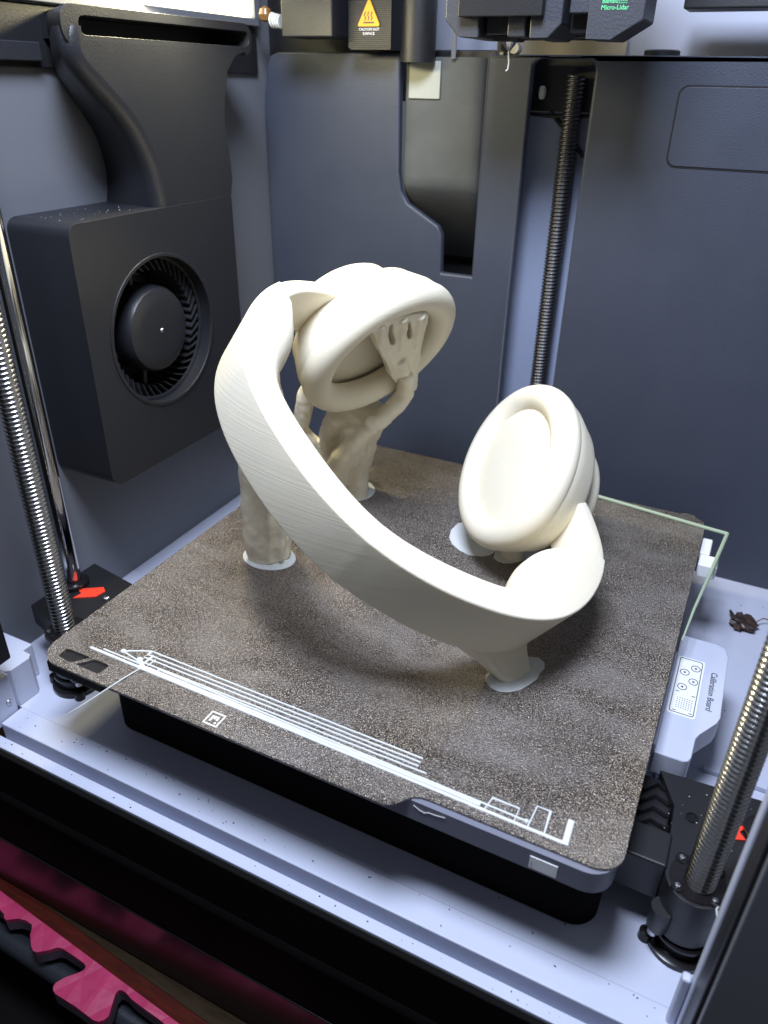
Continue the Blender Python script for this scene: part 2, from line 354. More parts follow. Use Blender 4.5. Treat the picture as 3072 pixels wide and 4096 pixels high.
# duct: curved raised body going up from the housing
ridge = [(106, 246), (103.5, 240), (104.5, 232), (112.7, 222.2), (124.8, 211.9), (133.6, 202.9), (139.7, 193.5), (144.2, 182.6), (146.6, 166.9)]
flank = [(132, 248), (129.5, 238), (130, 228), (135.9, 218.5), (142.7, 209.3), (149.7, 198.5), (152.5, 187), (153, 178), (150.2, 166.9)]
ridge = cr(ridge, 25); flank = cr(flank, 25)
rear = [(208, 166.9), (210.4, 176), (209.5, 190), (207.4, 203), (208.3, 214), (213.6, 230), (222, 237), (236, 243)]
ridge[0] = (104.5, 239.5); flank[0] = (129, 239.5)
front_ = ridge+rear[:-1]+[(232, 239.5)]; back_ = flank+rear[:-1]+[(232, 239.5)]
V = []; F = []; m = len(front_); rows = []
for k in range(7):
    ph = PI/2*k/6; row = []
    for a, b in zip(front_, back_):
        ins = (0, 0) if a == b else (6.2*(1-math.sin(ph)), 4.2*(1-math.sin(ph))*max(0, min(1, (236-a[1])/14))*max(0, min(1, (a[1]-168)/8))); row.append((FX-.2-6.5*(1-math.cos(ph)), a[0]+ins[0], a[1]+ins[1]))
    rows.append(row)
for k in range(1, 9):
    t = k/8; rows.append([(lerp(FX-6.7, -74.7, t), lerp(a[0], b[0], t)-(1.5*math.sin(PI*t) if a != b else 0), lerp(a[1], b[1], t)) for a, b in zip(front_, back_)])
V = [p for r in rows for p in r]; n_ = len(rows)-1; V += rows[0]
for k in range(n_):
    for i in range(m): j = (i+1) % m; F.append((k*m+i, k*m+j, (k+1)*m+j, (k+1)*m+i))
F += [tuple(range((n_+1)*m, (n_+2)*m)), tuple(range(n_*m, (n_+1)*m))]
M('duct', V, F, 'fanblack', fh, sm=48)
V, F = gprism([rrect(102, 240.5, 237, 252.6, 6.8), rrect(112, 237.5, 241.4, 248.6, 3.2)], 'x', -74.6, -37); V = [Vector((p.x, p.y+26, p.z)) if p.x < -70 and p.y < 150 else p for p in V]; M('duct_rim', V, F, 'fanblack', fh, sm=50, bev=2.2, bseg=4)
box('duct_pocket', -74.5, -60, 124, 239, 240.6, 249.5, 'black', fh)
tag(box('top_trim', -74.95, -72.5, -26, 297, 228.5, 254, 'black', bev=.8, base=(-73.5, 135, 228.5)), 'long black trim along the top of the side wall', 'trim')
tag(box('edge_strip', -72.4, -69, 80, 118.5, 231.3, 239, 'dark', bev=.6, base=(-73, 100, 231.3)), 'short dark grey strip fixed to the side wall beside the duct', 'strip')

# LED lamp above the duct
ld = thing('led_lamp', (-71, 200, 257), 'bright warm white LED light bar above the fan duct', 'lamp')
box('lamp_frame', -74.9, -69, 60, 296, 254.5, 258.6, 'sheet', ld, bev=.6)
prism('diffuser', rrect(165, 291, 259.2, 285, 2), 'x', -74.8, -70.5, 'led', ld)
box('lamp_end', -74.9, -69, 291.4, 297, 258.7, 290, 'sheet', ld)

# ================================================================== black hardware behind, at the top left
mb = box('motor_block', -36, -1.5, 270, 296, 247.5, 330, 'fanblack', bev=1); tag(mb, 'plain black box above the rear wall beside the LED lamp', 'box')
bk = box('back_plate', -74, 30, 313, 318, 236, 330, 'black', bev=1); tag(bk, 'black plate rising behind the rear wall', 'plate')
sb = thing('heater_block', (16, 285, 242), 'ribbed black heat sink with an orange hot surface warning triangle', 'heat sink')
box('core', 3, 29.5, 283, 300, 242, 330, 'dark', sb)
for k in range(44):
    z = 243+k*1.0
    box('rib', 2.4, 30, 282.2, 283.5, z, z+.55, 'dark', sb)
prism('warning_sign', [(9.5, 253.3), (22.6, 253.3), (23, 254.2), (16.8, 265.8), (15.6, 265.8), (9.2, 254.2)], 'y', 281.2, 282, 'orange', sb)
for k in range(3):
    x = 13.6+k*2.1
    tube('wavy_mark', [(x, 281.1, 256.2), (x+.7, 281.1, 257.4), (x-.2, 281.1, 258.8), (x+.6, 281.1, 260.4)], .3, 'ink', sb, 6)
box('wavy_mark', 12.8, 19.6, 280.8, 281.15, 254.9, 255.5, 'ink', sb)
text('caution_text', 'CAUTION HOT', (9.6, 281.9, 251.3), (1, 0, 0), (0, 0, 1), 1.9, 'white', sb, .15)
text('caution_text', 'SURFACE', (12, 281.9, 249.2), (1, 0, 0), (0, 0, 1), 1.9, 'white', sb, .15)
pl = tube('pillar', [(41, 296, 236), (41, 296, 330)], 10.5, 'black', seg=24); tag(pl, 'dark round pillar beside the ribbed heat sink', 'pillar')
cb = thing('cable_bundle', (60, 296, 238), 'thin grey ribbon of cables hanging down behind the rear wall', 'cable')
for k in range(6): tube('wire', [(59+k*1.3, 300, 330), (59.4+k*1.1, 300, 285), (61+k*.5, 299, 262), (61.6+k*.35, 299, 238)], .55, 'sheet', cb, 6)
gl = thing('cable_gland', (-62, 288, 258), 'small white threaded fitting with an amber blob beside the lamp', 'fitting')
for k in range(4): 
    V, F = gtube([(-52+k*1.8+2.6*math.cos(a)*.2, 284, 257+1.2*k*-.2) for a in (0,)]+[(-50.4+k*1.8, 284, 257-.25*k)], 4.2-.15*k, 16); M('ring', V, F, 'bead', gl, bev=.4)
lathe('glue_blob', [(.5, -4), (3, -3), (4.2, 0), (3.2, 3), (.6, 4.4)], (-56, 284, 260), 'amber', gl, 'z', 14)

# ================================================================== lead screws and rods
def screw_mesh(z0, z1, mt='steel', r0=4.4, dr=1.15, pitch=2.15, seg=28, sub=6):
    n = int((z1-z0)/pitch*sub); V = []; F = []
    prof = [0, .35, 1, 1, .35, 0]
    for i in range(n+1):
        z = z0+i*pitch/sub
        for k in range(seg):
            a = 2*PI*k/seg; ph = ((i/sub)-k/seg) % 1.0
            h = .5-.5*math.cos(2*PI*ph); h = h**.8
            V.append((Vector(((r0+dr*h)*math.cos(a), (r0+dr*h)*math.sin(a), z-z0)))*MM)
    for i in range(n):
        for k in range(seg): j = (k+1) % seg; F.append((i*seg+k, i*seg+j, (i+1)*seg+j, (i+1)*seg+k))
    me = bpy.data.meshes.new('lead_screw'); me.from_pydata(V, [], F); me.materials.append(Mt[mt])
    me.polygons.foreach_set('use_smooth', [True]*len(me.polygons)); return me
SM = screw_mesh(-56, 330); SR = screw_mesh(-56, 231, 'oldsteel')
SX = ((-26.5, 28.4), (283.6, 28.4), (132.4, 312))
for (x, y), lab in zip(SX, ('threaded steel lead screw on the left beside the polished rod', 'threaded steel lead screw on the right rising past the calibration board', 'dark threaded lead screw inside the slot of the rear wall')):
    o = bpy.data.objects.new('lead_screw', SR if y > 200 else SM); COL.objects.link(o); o.location = Vector((x, y, -56))*MM
    tag(o, lab, 'lead screw', 'lead screws of the printer')
tag(tube('smooth_rod', [(-53, 60, -56), (-53, 60, 330)], 4.6, 'chrome', seg=24), 'polished round guide rod standing behind the left lead screw', 'rod')
tag(tube('smooth_rod', [(304, 60, -56), (304, 60, 330)], 4.6, 'chrome', seg=24), 'polished guide rod rising from the right bracket, mostly out of view', 'rod')
for (x, y), lab in zip(SX[:2], ('black toothed pulley on the floor below the left lead screw', 'black flanged pulley on the floor below the right lead screw')):
    pu = thing('belt_pulley', (x, y, FZ), lab, 'pulley', 'pulleys under the front lead screws')
    lathe('flange', [(12.6, FZ+.1), (12.6, FZ+2.4), (11.6, FZ+2.8)], (x, y, 0), 'black_gloss', pu, 'z', 40)
    lathe('drum', [(9.4, FZ+2.8), (9.4, FZ+8), (10.8, FZ+8.3), (10.8, FZ+9.4), (6.5, FZ+9.8)], (x, y, 0), 'black_gloss', pu, 'z', 40)
    for a in (200, 320, 80):
        q = math.radians(a); lathe('screw_boss', [(2.8, FZ+.1), (2.6, FZ+4), (1.3, FZ+4.2), (1.2, FZ+3.4)], (x+12.8*math.cos(q), y+12.8*math.sin(q), 0), 'black_gloss', pu, 'z', 16)

# ================================================================== bed brackets
def bracket(sx, cx, cy, rodx, rody, lab):
    br = thing('bed_bracket', (cx, cy, -45), lab, 'bracket', 'brackets carrying the bed')
    R = 11.2; sc = (cx, cy); cx += .8*(-sx); cy += .6
    arc = [(cx+R*math.cos(math.radians(a)), cy+R*math.sin(math.radians(a))) for a in range(180, 361, 12)]
    if sx > 0: out = [(cx-R, cy+42), (cx-R-6, cy+42)]; out = arc+[(cx+R+26, cy+4), (cx+R+26, cy+50), (cx-20, cy+46), (cx-R-1, cy+30)]
    else: out = arc+[(cx+R+4, cy+44), (cx-R-22, cy+52), (cx-R-22, cy+6)]
    prism('arm_plate', [out, circ(*sc, 6.2, 20)], 'z', -34, -22, 'black', br, bev=.9)
    nut = lathe('nut_body', [(6.3, -47), (10.6, -47), (10.6, -33.9), (6.3, -33.9)], (cx, cy, 0), 'black', br, 'z', 36, bev=.6)
    lathe('nut_flange', [(6, -22), (9.8, -22), (9.8, -21.4), (6, -21.4)], (cx, cy, 0), 'black_gloss', br, 'z', 36)
    for a in (45, 135, 225, 315):
        q = math.radians(a); p = (cx+8.9*math.cos(q), cy+8.9*math.sin(q), 0)
        s = lathe('screw_cup', [(2.3, -22), (2.3, -21.0), (1.9, -20.9)], p, 'black_gloss', br, 'z', 16)
        lathe('screw_head', [(1.1, -21.0), (1.0, -20.4), (.2, -20.2)], p, 'screwhead', s, 'z', 12)
    lathe('rod_bush', [(4.7, -22), (8.2, -22), (8.2, -19.5), (7, -18.8), (4.7, -18.8)], (rodx, rody, 0), 'black_gloss', br, 'z', 32)
    lathe('side_lobe', [(3.2, -46.5), (4.0, -45), (4.2, -36), (4.2, -34.1)], (cx-sx*8.6, cy-7.2, 0), 'black', br, 'z', 20)
    lathe('lobe_screw', [(1.9, -49), (1.9, -46.4), (1.0, -46.2)], (cx-sx*9.6, cy-8, 0), 'screwhead', br, 'z', 14)
    return br
bl = bracket(-1, -26.5, 28.4, -53, 60, 'black bed bracket on the left with a red arrow, beside the fan wall')
prism('red_arrow', [(-47.5, 57), (-36, 65), (-32.5, 62.5), (-33.5, 56.5), (-43.5, 49.8), (-42.5, 55)], 'z', -22, -21.4, 'red', bl)
lathe('bolt', [(2, -22), (2, -20.6), (1.4, -20.2)], (-27.2, 58, 0), 'screwhead', bl, 'z', 14)
brr = bracket(1, 283.6, 28.4, 304, 60, 'black bed bracket on the right with a red arrow, below the calibration board')
prism('red_arrow', [(287.5, 50.5), (297.2, 54.4), (294.8, 57.3), (297.2, 61), (287.5, 58)], 'z', -22, -21.4, 'red', brr)
lathe('hole', [(2.4, -22), (2.4, -21.5), (1.9, -21.5), (1.8, -21.95)], (277.5, 56, 0), 'black_gloss', brr, 'z', 16)
box('side_arm', 255, 272, 28, 44, -40, -20.5, 'black', brr, bev=1)
box('side_arm', 250, 270, 44.2, 74, -44, -26, 'black', brr, bev=1)
for k in range(4): 
    tube('wire', [(258, 46+k*6, -25), (263, 50+k*6.5, -24.2), (269, 49+k*6, -25)], .8, 'black_gloss', brr, 6)
tube('grease_thread', [(290, 19, -19), (289.2, 16.5, -17), (290.5, 14, -19.8)], .35, 'bead', brr, 6)

# ================================================================== heated bed, plate and what lies on it
hb = thing('heated_bed', (128, 130, -57), 'dark grey heated bed block under the textured plate', 'heated bed')
prism('bed_body', rrect(2, 255.5, -2.2, 262, (4, 10, 10, 10), 6), 'z', -11.5, -1.32, 'bed', hb, bev=.8)
prism('bed_base_shade', rrect(12, 253, 15, 254, 11, 6), 'z', -57, -11.6, 'matt_black', hb)  # black under-frame, enlarged to stand in for the deep shadow below
prism('serial_label', [(227.7, -10.2), (237.4, -10.2), (237.4, -4.2), (227.7, -4.2)], 'y', -2.5, -2.15, 'white', hb)
text('serial_text', 'B2504 0731', (228.9, -2.45, -10), (0, 0, 1), (-1, 0, 0), .75, 'ink', hb, .12)
tube('scratch', [(183.5, -2.5, -3.2), (186, -2.5, -4.5), (188, -2.5, -4.9), (189.6, -2.5, -3.9), (192, -2.5, -3.8), (196, -2.5, -3.0)], .12, 'label', hb, 5)
box('hole_shade', 6, 38, -8.6, 6, -7, -1.28, 'black', hb, bev=.4)  # added black backing that stands for the dark depth in the plate holes
box('bed_clip', 258, 268, 214, 226, -10, -2, 'white', hb, bev=.8)
box('bed_clip', 257.5, 263, 228, 246, -7, -2.5, 'white', hb, bev=.8)

bp_ = thing('build_plate', (128, 130, -1), 'textured bronze grey build plate with pale smudges on the bed', 'build plate')
def arcp(cx, cy, r, a0, a1, n=8): return [(cx+r*math.cos(math.radians(lerp(a0, a1, i/n))), cy+r*math.sin(math.radians(lerp(a0, a1, i/n)))) for i in range(n+1)]
po = arcp(12.5, 3, 12.5, 180, 270, 9)+[(170, -9.5)]+[(174.5, -9.3), (177, -8.3), (179, -6.3), (181.2, -3.4), (183, -1.4), (185.5, -.3), (188.5, 0)]+arcp(247.5, 9.5, 9.5, 270, 360, 8)
po += [(257, 246), (257, 254), (255.5, 260), (251, 264.5), (249, 266), (243, 266), (241, 264.4)]+[(16, 264.4), (14, 266), (8, 266), (1.5, 260), (0, 254)]
h1 = [(9, -4.2), (15.5, -5.2), (18.5, -4.4), (22.5, .7), (22, 1.2), (10, 1.2), (8.9, .2)]
h2 = [(20.6, -5), (32.8, -5.2), (33.8, -4.4), (34.2, .6), (33.5, 1.2), (26.5, 1.2), (25, .6), (20.4, -4.4)]
prism('steel_sheet', [po, h1, h2], 'z', -1.2, 0, 'plate', bp_, bev=.25, bseg=2)
lg = thing('logo_tmp', (95, -3.5, 0), 'x', 'x'); bpy.data.objects.remove(lg)
def bar(name, x0, x1, y0, y1, par, mt='label', h=.14): return box(name, x0, x1, y0, y1, -.02, h, mt, par)
bar('logo_mark', 91.6, 98.6, -7.3, -6.6, bp_); bar('logo_mark', 91.6, 98.6, -.9, -.2, bp_); bar('logo_mark', 91.6, 92.3, -6.55, -.95, bp_); bar('logo_mark', 97.9, 98.6, -6.55, -.95, bp_)
bar('logo_mark', 93.4, 94.3, -5.4, -2.2, bp_); bar('logo_mark', 94.35, 96.8, -3.0, -2.1, bp_); bar('logo_mark', 96, 96.9, -4.2, -3.05, bp_); bar('logo_mark', 94.6, 95.5, -3.9, -3.05, bp_); bar('logo_mark', 96.2, 97.1, -6, -5.1, bp_)

pg = thing('purge_lines', (120, 8, 0), 'white extruded purge lines laid along the front of the plate', 'purge lines')
def bead(path, w, h=.55, parent=None, name='bead'):
    P = [Vector((*p, 0)) for p in path]; V = []; F = []; n = len(P); prof = [(-.5, -.02), (-.46, .6), (-.25, .95), (.0, 1), (.25, .95), (.46, .6), (.5, -.02)]; m = len(prof)
    pts = []
    for i in range(n):
        d = (P[min(i+1, n-1)]-P[max(i-1, 0)]).normalized(); u = Vector((-d.y, d.x, 0))
        if 0 < i < n-1:
            d1 = (P[i]-P[i-1]).normalized(); k = max(.4, d.dot(d1)); u = u/k
        for a, b in prof: V.append(P[i]+u*(a*w)+Vector((0, 0, b*h)))
    for i in range(n-1):
        for k in range(m-1): F.append((i*m+k, i*m+k+1, (i+1)*m+k+1, (i+1)*m+k))
    F.append(tuple(range(m))); F.append(tuple(range((n-1)*m, n*m)))
    return M(name, V, F, 'bead', parent, sm=60)
def wob(x0, y0, x1, y1, n=24, a=.06):
    return [(lerp(x0, x1, i/n), lerp(y0, y1, i/n)+random.uniform(-a, a)) for i in range(n+1)]
bead(wob(18, 6.4, 238, 4.4, 60, .05), 1.4, .5, pg); bead(wob(46, 7.4, 206, 6.3, 40, .06), 1.3, .52, pg)
bead(wob(24, 8.2, 48, 8.0), .8, .5, pg); bead(wob(55, 8.9, 223, 7.1, 50), .8, .5, pg)
for x0, y0, x1, y1 in ((44, 9.4, 183, 10.2), (44, 12.2, 179, 12.1), (44, 14.4, 179, 14.1), (44, 16.9, 179, 16.2)): bead(wob(x0, y0, x1, y1, 40), .75, .5, pg)
bead([(33, 11.2), (40, 14.9), (44.5, 16.9)], .8, .5, pg); bead([(33, 11), (40, 9.8), (47, 8.6)], .8, .5, pg); bead([(47.3, 14.8), (46.8, 6.2)], .9, .7, pg); bead([(50, 13), (49.5, 8.5)], .5, .6, pg)
bead([(208, 5), (209, 11.1), (219.2, 11.1), (219, 4.4)], .6, .5, pg); bead([(224, 4.4), (224.6, 15), (229.6, 15), (230, 4.9)], .6, .5, pg)
bead([(237.6, 3.6), (237.4, 9), (237.2, 14.6)], 2.4, .6, pg)
def blob(name, x, y, r, h, par):
    return lathe(name, [(r, -.02), (r*.95, h*.5), (r*.6, h*.9), (.05, h)], (x, y, 0), 'bead', par, 'z', 14)
for x, y, r, h in ((33, 11.1, 1.3, 1.0), (43.8, 9.6, 1.7, 1.5), (55.5, 8.9, .8, .7), (223, 7.1, .9, .8), (44.5, 15.6, .8, .8), (120, 16.6, .7, .7)): blob('blob', x, y, r, h, pg)
st = tube('filament_strand', [(48, 5.2, .6), (46, -3, .6), (44, -11.2, .1), (34, -19.6, -8), (25.6, -22.8, -15)], [.3, .3, .3, .32, .14], 'bead', seg=6); tag(st, 'thin straight white filament strand hanging from the purge lines over the edge', 'strand')
gs = M('glass_strip', *join([gtube([(190, 261.2, .9), (256, 252.2, .9), (269.5, 250.6, .9)], 1.1, 8), gtube([(269.5, 250.8, .9), (265, 204, .5), (261, 166, -.1), (259, 139, -1)], [1.1, 1.0, .7, .4], 8)]), 'glass'); tag(gs, 'thin pale green glass edge framing the rear right corner of the plate', 'glass strip')

# ================================================================== calibration board
cbd = thing('calibration_board', (270, 120, -30), 'light grey calibration board with printed sticker beside the bed', 'calibration board')
prism('board', [(258.6, 78), (270, 78), (272.4, 79.2), (273.2, 82), (273.6, 94), (275, 97.5), (281, 108), (282, 112), (281.6, 158), (280, 163), (276, 165), (258.6, 165)], 'z', -28, -16, 'grey', cbd, bev=.7)
box('board_tab', 256.6, 258.5, 79, 146, -20, -13, 'grey', cbd, bev=.4)
prism('sticker', rrect(259.6, 271.8, 104.6, 147, 1.2), 'z', -16, -15.7, 'white', cbd)
prism('sticker_border', [rrect(260.4, 271, 105.6, 146, 1.2), rrect(260.75, 270.65, 105.95, 145.65, 1.0)], 'z', -15.7, -15.55, 'ink', cbd)
for x, y in ((268.2, 140), (263.7, 135.2), (268.2, 129.8), (263.9, 124.2)):
    prism('target_ring', [circ(x, y, 2.15, 28, 2.3), circ(x, y, 1.85, 28, 2.0)], 'z', -15.7, -15.5, 'ink', cbd); prism('target_dot', circ(x, y, .55, 12), 'z', -15.7, -15.5, 'ink', cbd)
for i in range(7):
    for j in range(6): prism('dot', circ(263+i*1.05, 109.4+j*1.35, .22, 8), 'z', -15.7, -15.5, 'ink', cbd)
for x0, x1, y in ((261.6, 263.2, 120.2), (268.6, 270.2, 119.3), (261.8, 263.4, 106.9), (268.8, 270.2, 107.2)): box('tick', x0, x1, y, y+.3, -15.7, -15.5, 'ink', cbd)
text('calibration_text', 'Calibration Board', (275.3, 141.5, -16), (0, -1, 0), (1, 0, 0), 3.9, 'ink', cbd, .12, .012)
box('floor_step', 282.2, 330, 118, 122, FZ+.1, FZ+4, 'grey', cbd)
tag(box('floor_plinth', 262, 420, 76, 117.8, FZ+.1, FZ+2, 'grey', bev=1), 'low raised grey slab of the floor below the calibration board', 'slab')

# ================================================================== PRINTED HEADPHONES
ORG = Vector((132.8812, 2.1231, 55.1457)); LX = Vector((-.7981, -.1338, .5875)); LY = Vector((.0699, -.989, -.1303)); LN = Vector((.5985, -.0629, .7986))
def W3(x, y, h): return ORG+LX*x+LY*y+LN*h
hp = thing('headphones', (120, 110, 0), 'ivory 3D printed headphones tilted on supports on the plate', 'headphones')
OUT = [(0, -29.3), (12, -30.2), (24, -32.4), (36, -35.8), (48, -40.6), (60, -46.6), (71, -54), (81, -63.4), (88.6, -74.5), (93.6, -86.5), (96.2, -98), (97.1, -108.5), (96.4, -118)]
INN = [(0, -42.6), (9.5, -43.4), (19.5, -45.6), (29.5, -48.7), (39, -52.6), (47.5, -57), (55, -61.8), (61, -67.8), (64.6, -75), (65.8, -84), (65.4, -93.5), (69, -105.5), (82.5, -117)]
INL = INN[:7]+[(60.2, -67), (64.8, -73.5), (68.4, -82), (70.4, -91.5), (74.4, -102), (84, -110.5)]
ow, iw, il = cr(OUT, 49), cr(INN, 49), cr(INL, 49)
ow = [(-x, y) for x, y in ow[:0:-1]]+ow; iw = [(-x, y) for x, y in iw[:0:-1]]+il
def section(O, I, h0, h1, fo, fi, ns=5):
    """closed rounded-rectangle ring between outer point O and inner point I, heights h0..h1"""
    t = math.hypot(I[0]-O[0], I[1]-O[1]); ux, uy = (I[0]-O[0])/t, (I[1]-O[1])/t; fi = min(fi, t*.48, (h1-h0)*.48); fo = min(fo, t*.45)
    ring = []
    for cx, cy, R, a0 in ((fo, h0+fo, fo, 180), (t-fi, h0+fi, fi, 270), (t-fi, h1-fi, fi, 0), (fo, h1-fo, fo, 90)):
        for i in range(ns+1):
            a = math.radians(a0+90*i/ns); r = cx+R*math.cos(a); h = cy+R*math.sin(a); ring.append(W3(O[0]+ux*r, O[1]+uy*r, h))
    return ring
def loft(rings, cap=True):
    V = [p for r in rings for p in r]; m = len(rings[0]); F = []
    for i in range(len(rings)-1):
        for k in range(m): j = (k+1) % m; F.append((i*m+k, i*m+j, (i+1)*m+j, (i+1)*m+k))
    if cap: F.append(tuple(range(m))); F.append(tuple(range((len(rings)-1)*m, len(rings)*m)))
    return V, F
BW = 29.
rings = []
for k, (O, I) in enumerate(zip(ow, iw)):
    e = abs(k-48)/48; rings.append(section(O, I, -5.5*max(0, min(1, (-O[0]-25)/70)), BW, 1.1, max(3.0, math.dist(O, I)-11.5), 7))
M('headband', *loft(rings), 'pla', hp, sm=50)
for s in (1, -1):
    ao = [(96.9, -108), (96.5, -114), (95.3, -122), (92.5, -130), (88.6, -138), (84, -146), (79, -153)]; ai = [(88.5, -108), (88.4, -114), (87.4, -122), (85, -129), (81.4, -136), (77, -143), (71, -149)]
    ao, ai = cr(ao, 20), cr(ai, 20)
    rr = [section((s*O[0], O[1]), (s*I[0], I[1]), lerp(.3, 3, (k/19)**2), BW-.3-lerp(0, 4, (k/19)**2), 1.2, 1.2, 4) for k, (O, I) in enumerate(zip(ao, ai))]
    M('arm', *loft(rr), 'pla', hp, sm=50)
CX, CY, CN, YAW, PIT, RA, RB, RR, RD = 47.8, -169.7, 2.85, .392, .083, 42.43, 34.69, 7.6, 7.6
def cup(s, lab, H0, HD):
    a = Vector((-math.cos(YAW)*math.cos(PIT), math.sin(YAW)*math.cos(PIT), math.sin(PIT))); vz = (Vector((0, 0, 1))-a*a.z).normalized(); vy = vz.cross(a)
    fl_ = lambda v: Vector((v.x*s, v.y, v.z)); a, vz, vy = fl_(a), fl_(vz), fl_(vy); c = Vector((CX*s, CY, CN)); U = 88
    def ring(dl, h):
        out = []
        for k in range(U):
            u = 2*PI*k/U; p = c+a*h+vy*((RA+dl)*math.cos(u))+vz*((RB+dl)*math.sin(u)); out.append(W3(*p))
        return out
    body = M('ear_cup', *loft([ring(d, h) for d, h in ((-8, H0), (3, H0), (6.3, .4), (6.2, -3), (5.0, -8), (.2, -18), (-.4, -19.6), (-1.6, -20.6), (-14, -21), (-30, -21.2))]), 'pla', hp, sm=45); tag(body, lab)
    tor = []
    for i in range(24):
        t = 2*PI*i/24; c_, s_ = math.cos(t), math.sin(t); e_ = 1.08 if (c_ < 0 and s_ > 0) else 1.0
        tor.append(ring(RR*math.copysign(abs(c_)**e_, c_), 1.6+RD*math.copysign(abs(s_)**e_, s_)))
    V = [p for r in tor for p in r]; F = [(i*U+k, i*U+(k+1) % U, ((i+1) % 24)*U+(k+1) % U, ((i+1) % 24)*U+k) for i in range(24) for k in range(U)]
    M('cushion', V, F, 'pla', body, sm=60)
    M('disc', *loft([ring(-5, H0+.5), ring(-6.0, HD-.4), ring(-6.8, HD-.1), ring(-30, HD), ring(-33.9, HD)]), 'pla', body, sm=30)
    M('back_cap', *loft([ring(-8.6, -20.5), ring(-8.8, -31), ring(-9.4, -33.6), ring(-11, -35.4), ring(-14, -36.2), ring(-33, -36.8)]), 'pla', body, sm=40)
    return a, vy, vz, c
cup(1, 'raised ear cup filled by a hand-shaped support', -6.6, -6.0); cup(-1, 'low ear cup with a flat round inner disc', -3, 3.6)
# supports
def organic(name, parts, par, vox=.9, smooth=4, crk=.0018):
    o = M(name, *join(parts), 'pla', par, sm=0)
    r = o.modifiers.new('remesh', 'REMESH'); r.mode = 'VOXEL'; r.voxel_size = vox*MM; r.use_smooth_shade = True
    s = o.modifiers.new('smooth', 'SMOOTH'); s.iterations = smooth; s.factor = .5
    tx = bpy.data.textures.new('crinkle', 'CLOUDS'); tx.noise_scale = .0075; tx.noise_depth = 2
    d = o.modifiers.new('crinkle', 'DISPLACE'); d.texture = tx; d.strength = crk; d.mid_level = .5
    return o
def brim(par, pts, h=.45):
    return prism('brim', pts, 'z', .02, h, 'bead', par, bev=.12)
# left column under the band
def col_path(x0, y0, x1, y1, z1, n=10): return [(lerp(x0, x1, i/n), lerp(y0, y1, i/n), lerp(0, z1, i/n)) for i in range(n+1)]
cp_ = [gtube(col_path(47.5, 107, 54, 100, 116, 24), [10.8, 12.0, 12.9, 13.2]+[13.0-max(0, i-12)*.55 for i in range(21)], 26, flat=.72)]
for k in range(9):
    a = 2*PI*k/9+.3; cp_.append(gtube([(47.5+10.4*math.cos(a), 107+7.6*math.sin(a), 2), (48.5+11.4*math.cos(a+.12), 105.8+8.2*math.sin(a+.12), 26), (51+11*math.cos(a+.2), 103+8*math.sin(a+.2), 60), (53+7*math.cos(a+.2), 101+5*math.sin(a+.2), 108)], [1.6, 2.4, 2.2, 1.4], 8))
s1 = organic('support_column', cp_, hp, .9, 3, .0016); tag(s1, 'creased round support column under the band')
brim(s1, circ(47.8, 106.5, 15.2, 30, 12))
# tree support at the rear under the raised cup
tr = [gtube([(47, 196, 0), (47, 195, 12), (50, 190, 28), (56, 184, 46), (66, 178, 66)], [13, 12, 10, 10, 13], 18, flat=.8),
      gtube([(50, 194, 0), (55, 191, 20), (64, 188, 44), (74, 184, 64)], [11, 10, 8, 8], 16),
      gtube([(40, 192, 0), (34, 186, 25), (26, 176, 44), (34, 172, 68), (48, 172, 90)], [10, 7, 5.5, 5.5, 8], 14),
      gtube([(40, 196, 0), (40, 190, 24), (44, 180, 44), (56, 172, 62)], [10, 7, 6, 8], 14),
      gtube([(58, 180, 30), (62, 176, 42), (63, 172, 58)], [7, 6, 7], 10),
      gtube([(46, 178, 14), (52, 173, 26), (60, 168, 39), (70, 171, 53), (78, 180, 60), (85.5, 187, 69), (88.8, 187.5, 75), (91, 183, 82), (93.5, 178, 89)], [10, 8, 6, 5.2, 5.2, 5.6, 5.2, 4.6, 4.6], 14)]
tr += [gtube([(46+k*4, 201-k*3.2, 0), (47+k*4.4, 196-k*2.6, 24), (52+k*5, 188-k*3, 44), (60+k*5.5, 180-k*3, 62)], [6, 4.5, 3.2, 4.5], 10) for k in range(4)]
s2 = organic('support_tree', tr, hp, 1.0, 5); tag(s2, 'branching tree support under the raised cup')
brim(s2, circ(48, 195.5, 17.5, 30, 16))
# hand-shaped flare inside the raised cup
CA = Vector((.8, -.3, -.5)).normalized(); CC = Vector((84.6, 163.4, 107.6))
E1 = Vector((0, 0, 1)).cross(CA).normalized(); E2 = CA.cross(E1)
def cupw(p, off): return CC+E1*p[0]+E2*p[1]+CA*off
h_out = [(-27.0, 29), (-24.2, 30.4), (-17.2, 31.6), (-5.7, 32), (4.5, 31), (11.5, 28.8), (12.8, 25.9), (15, 18.6), (18.4, 9.2), (23.6, -3.7), (28.6, -17.3), (32, -28.4), (25.1, -29), (16.6, -23.3), (9.8, -16.7), (.3, -4.4), (-8.5, 5.4), (-16.7, 14.6), (-21.2, 21)]
h_s1 = [(-14.6, 28), (-12.6, 21), (-6, 12.6), (-2.6, 10.6), (-4.4, 15), (-9.4, 21.6), (-12.6, 28)]
h_s2 = [(-3.2, 27.5), (-.6, 21.4), (4.8, 14.2), (7.4, 12.6), (6.6, 16.4), (2.4, 22.6), (-1.4, 27.8)]
V, F = gprism([h_out, h_s1, h_s2], 'z', 4.5, 10.2)
hd = [([cupw((p.x, p.y), p.z) for p in V], F)]
def ridge_tube(pts, r, off): return gtube([cupw(p, off) for p in pts], r, 10)
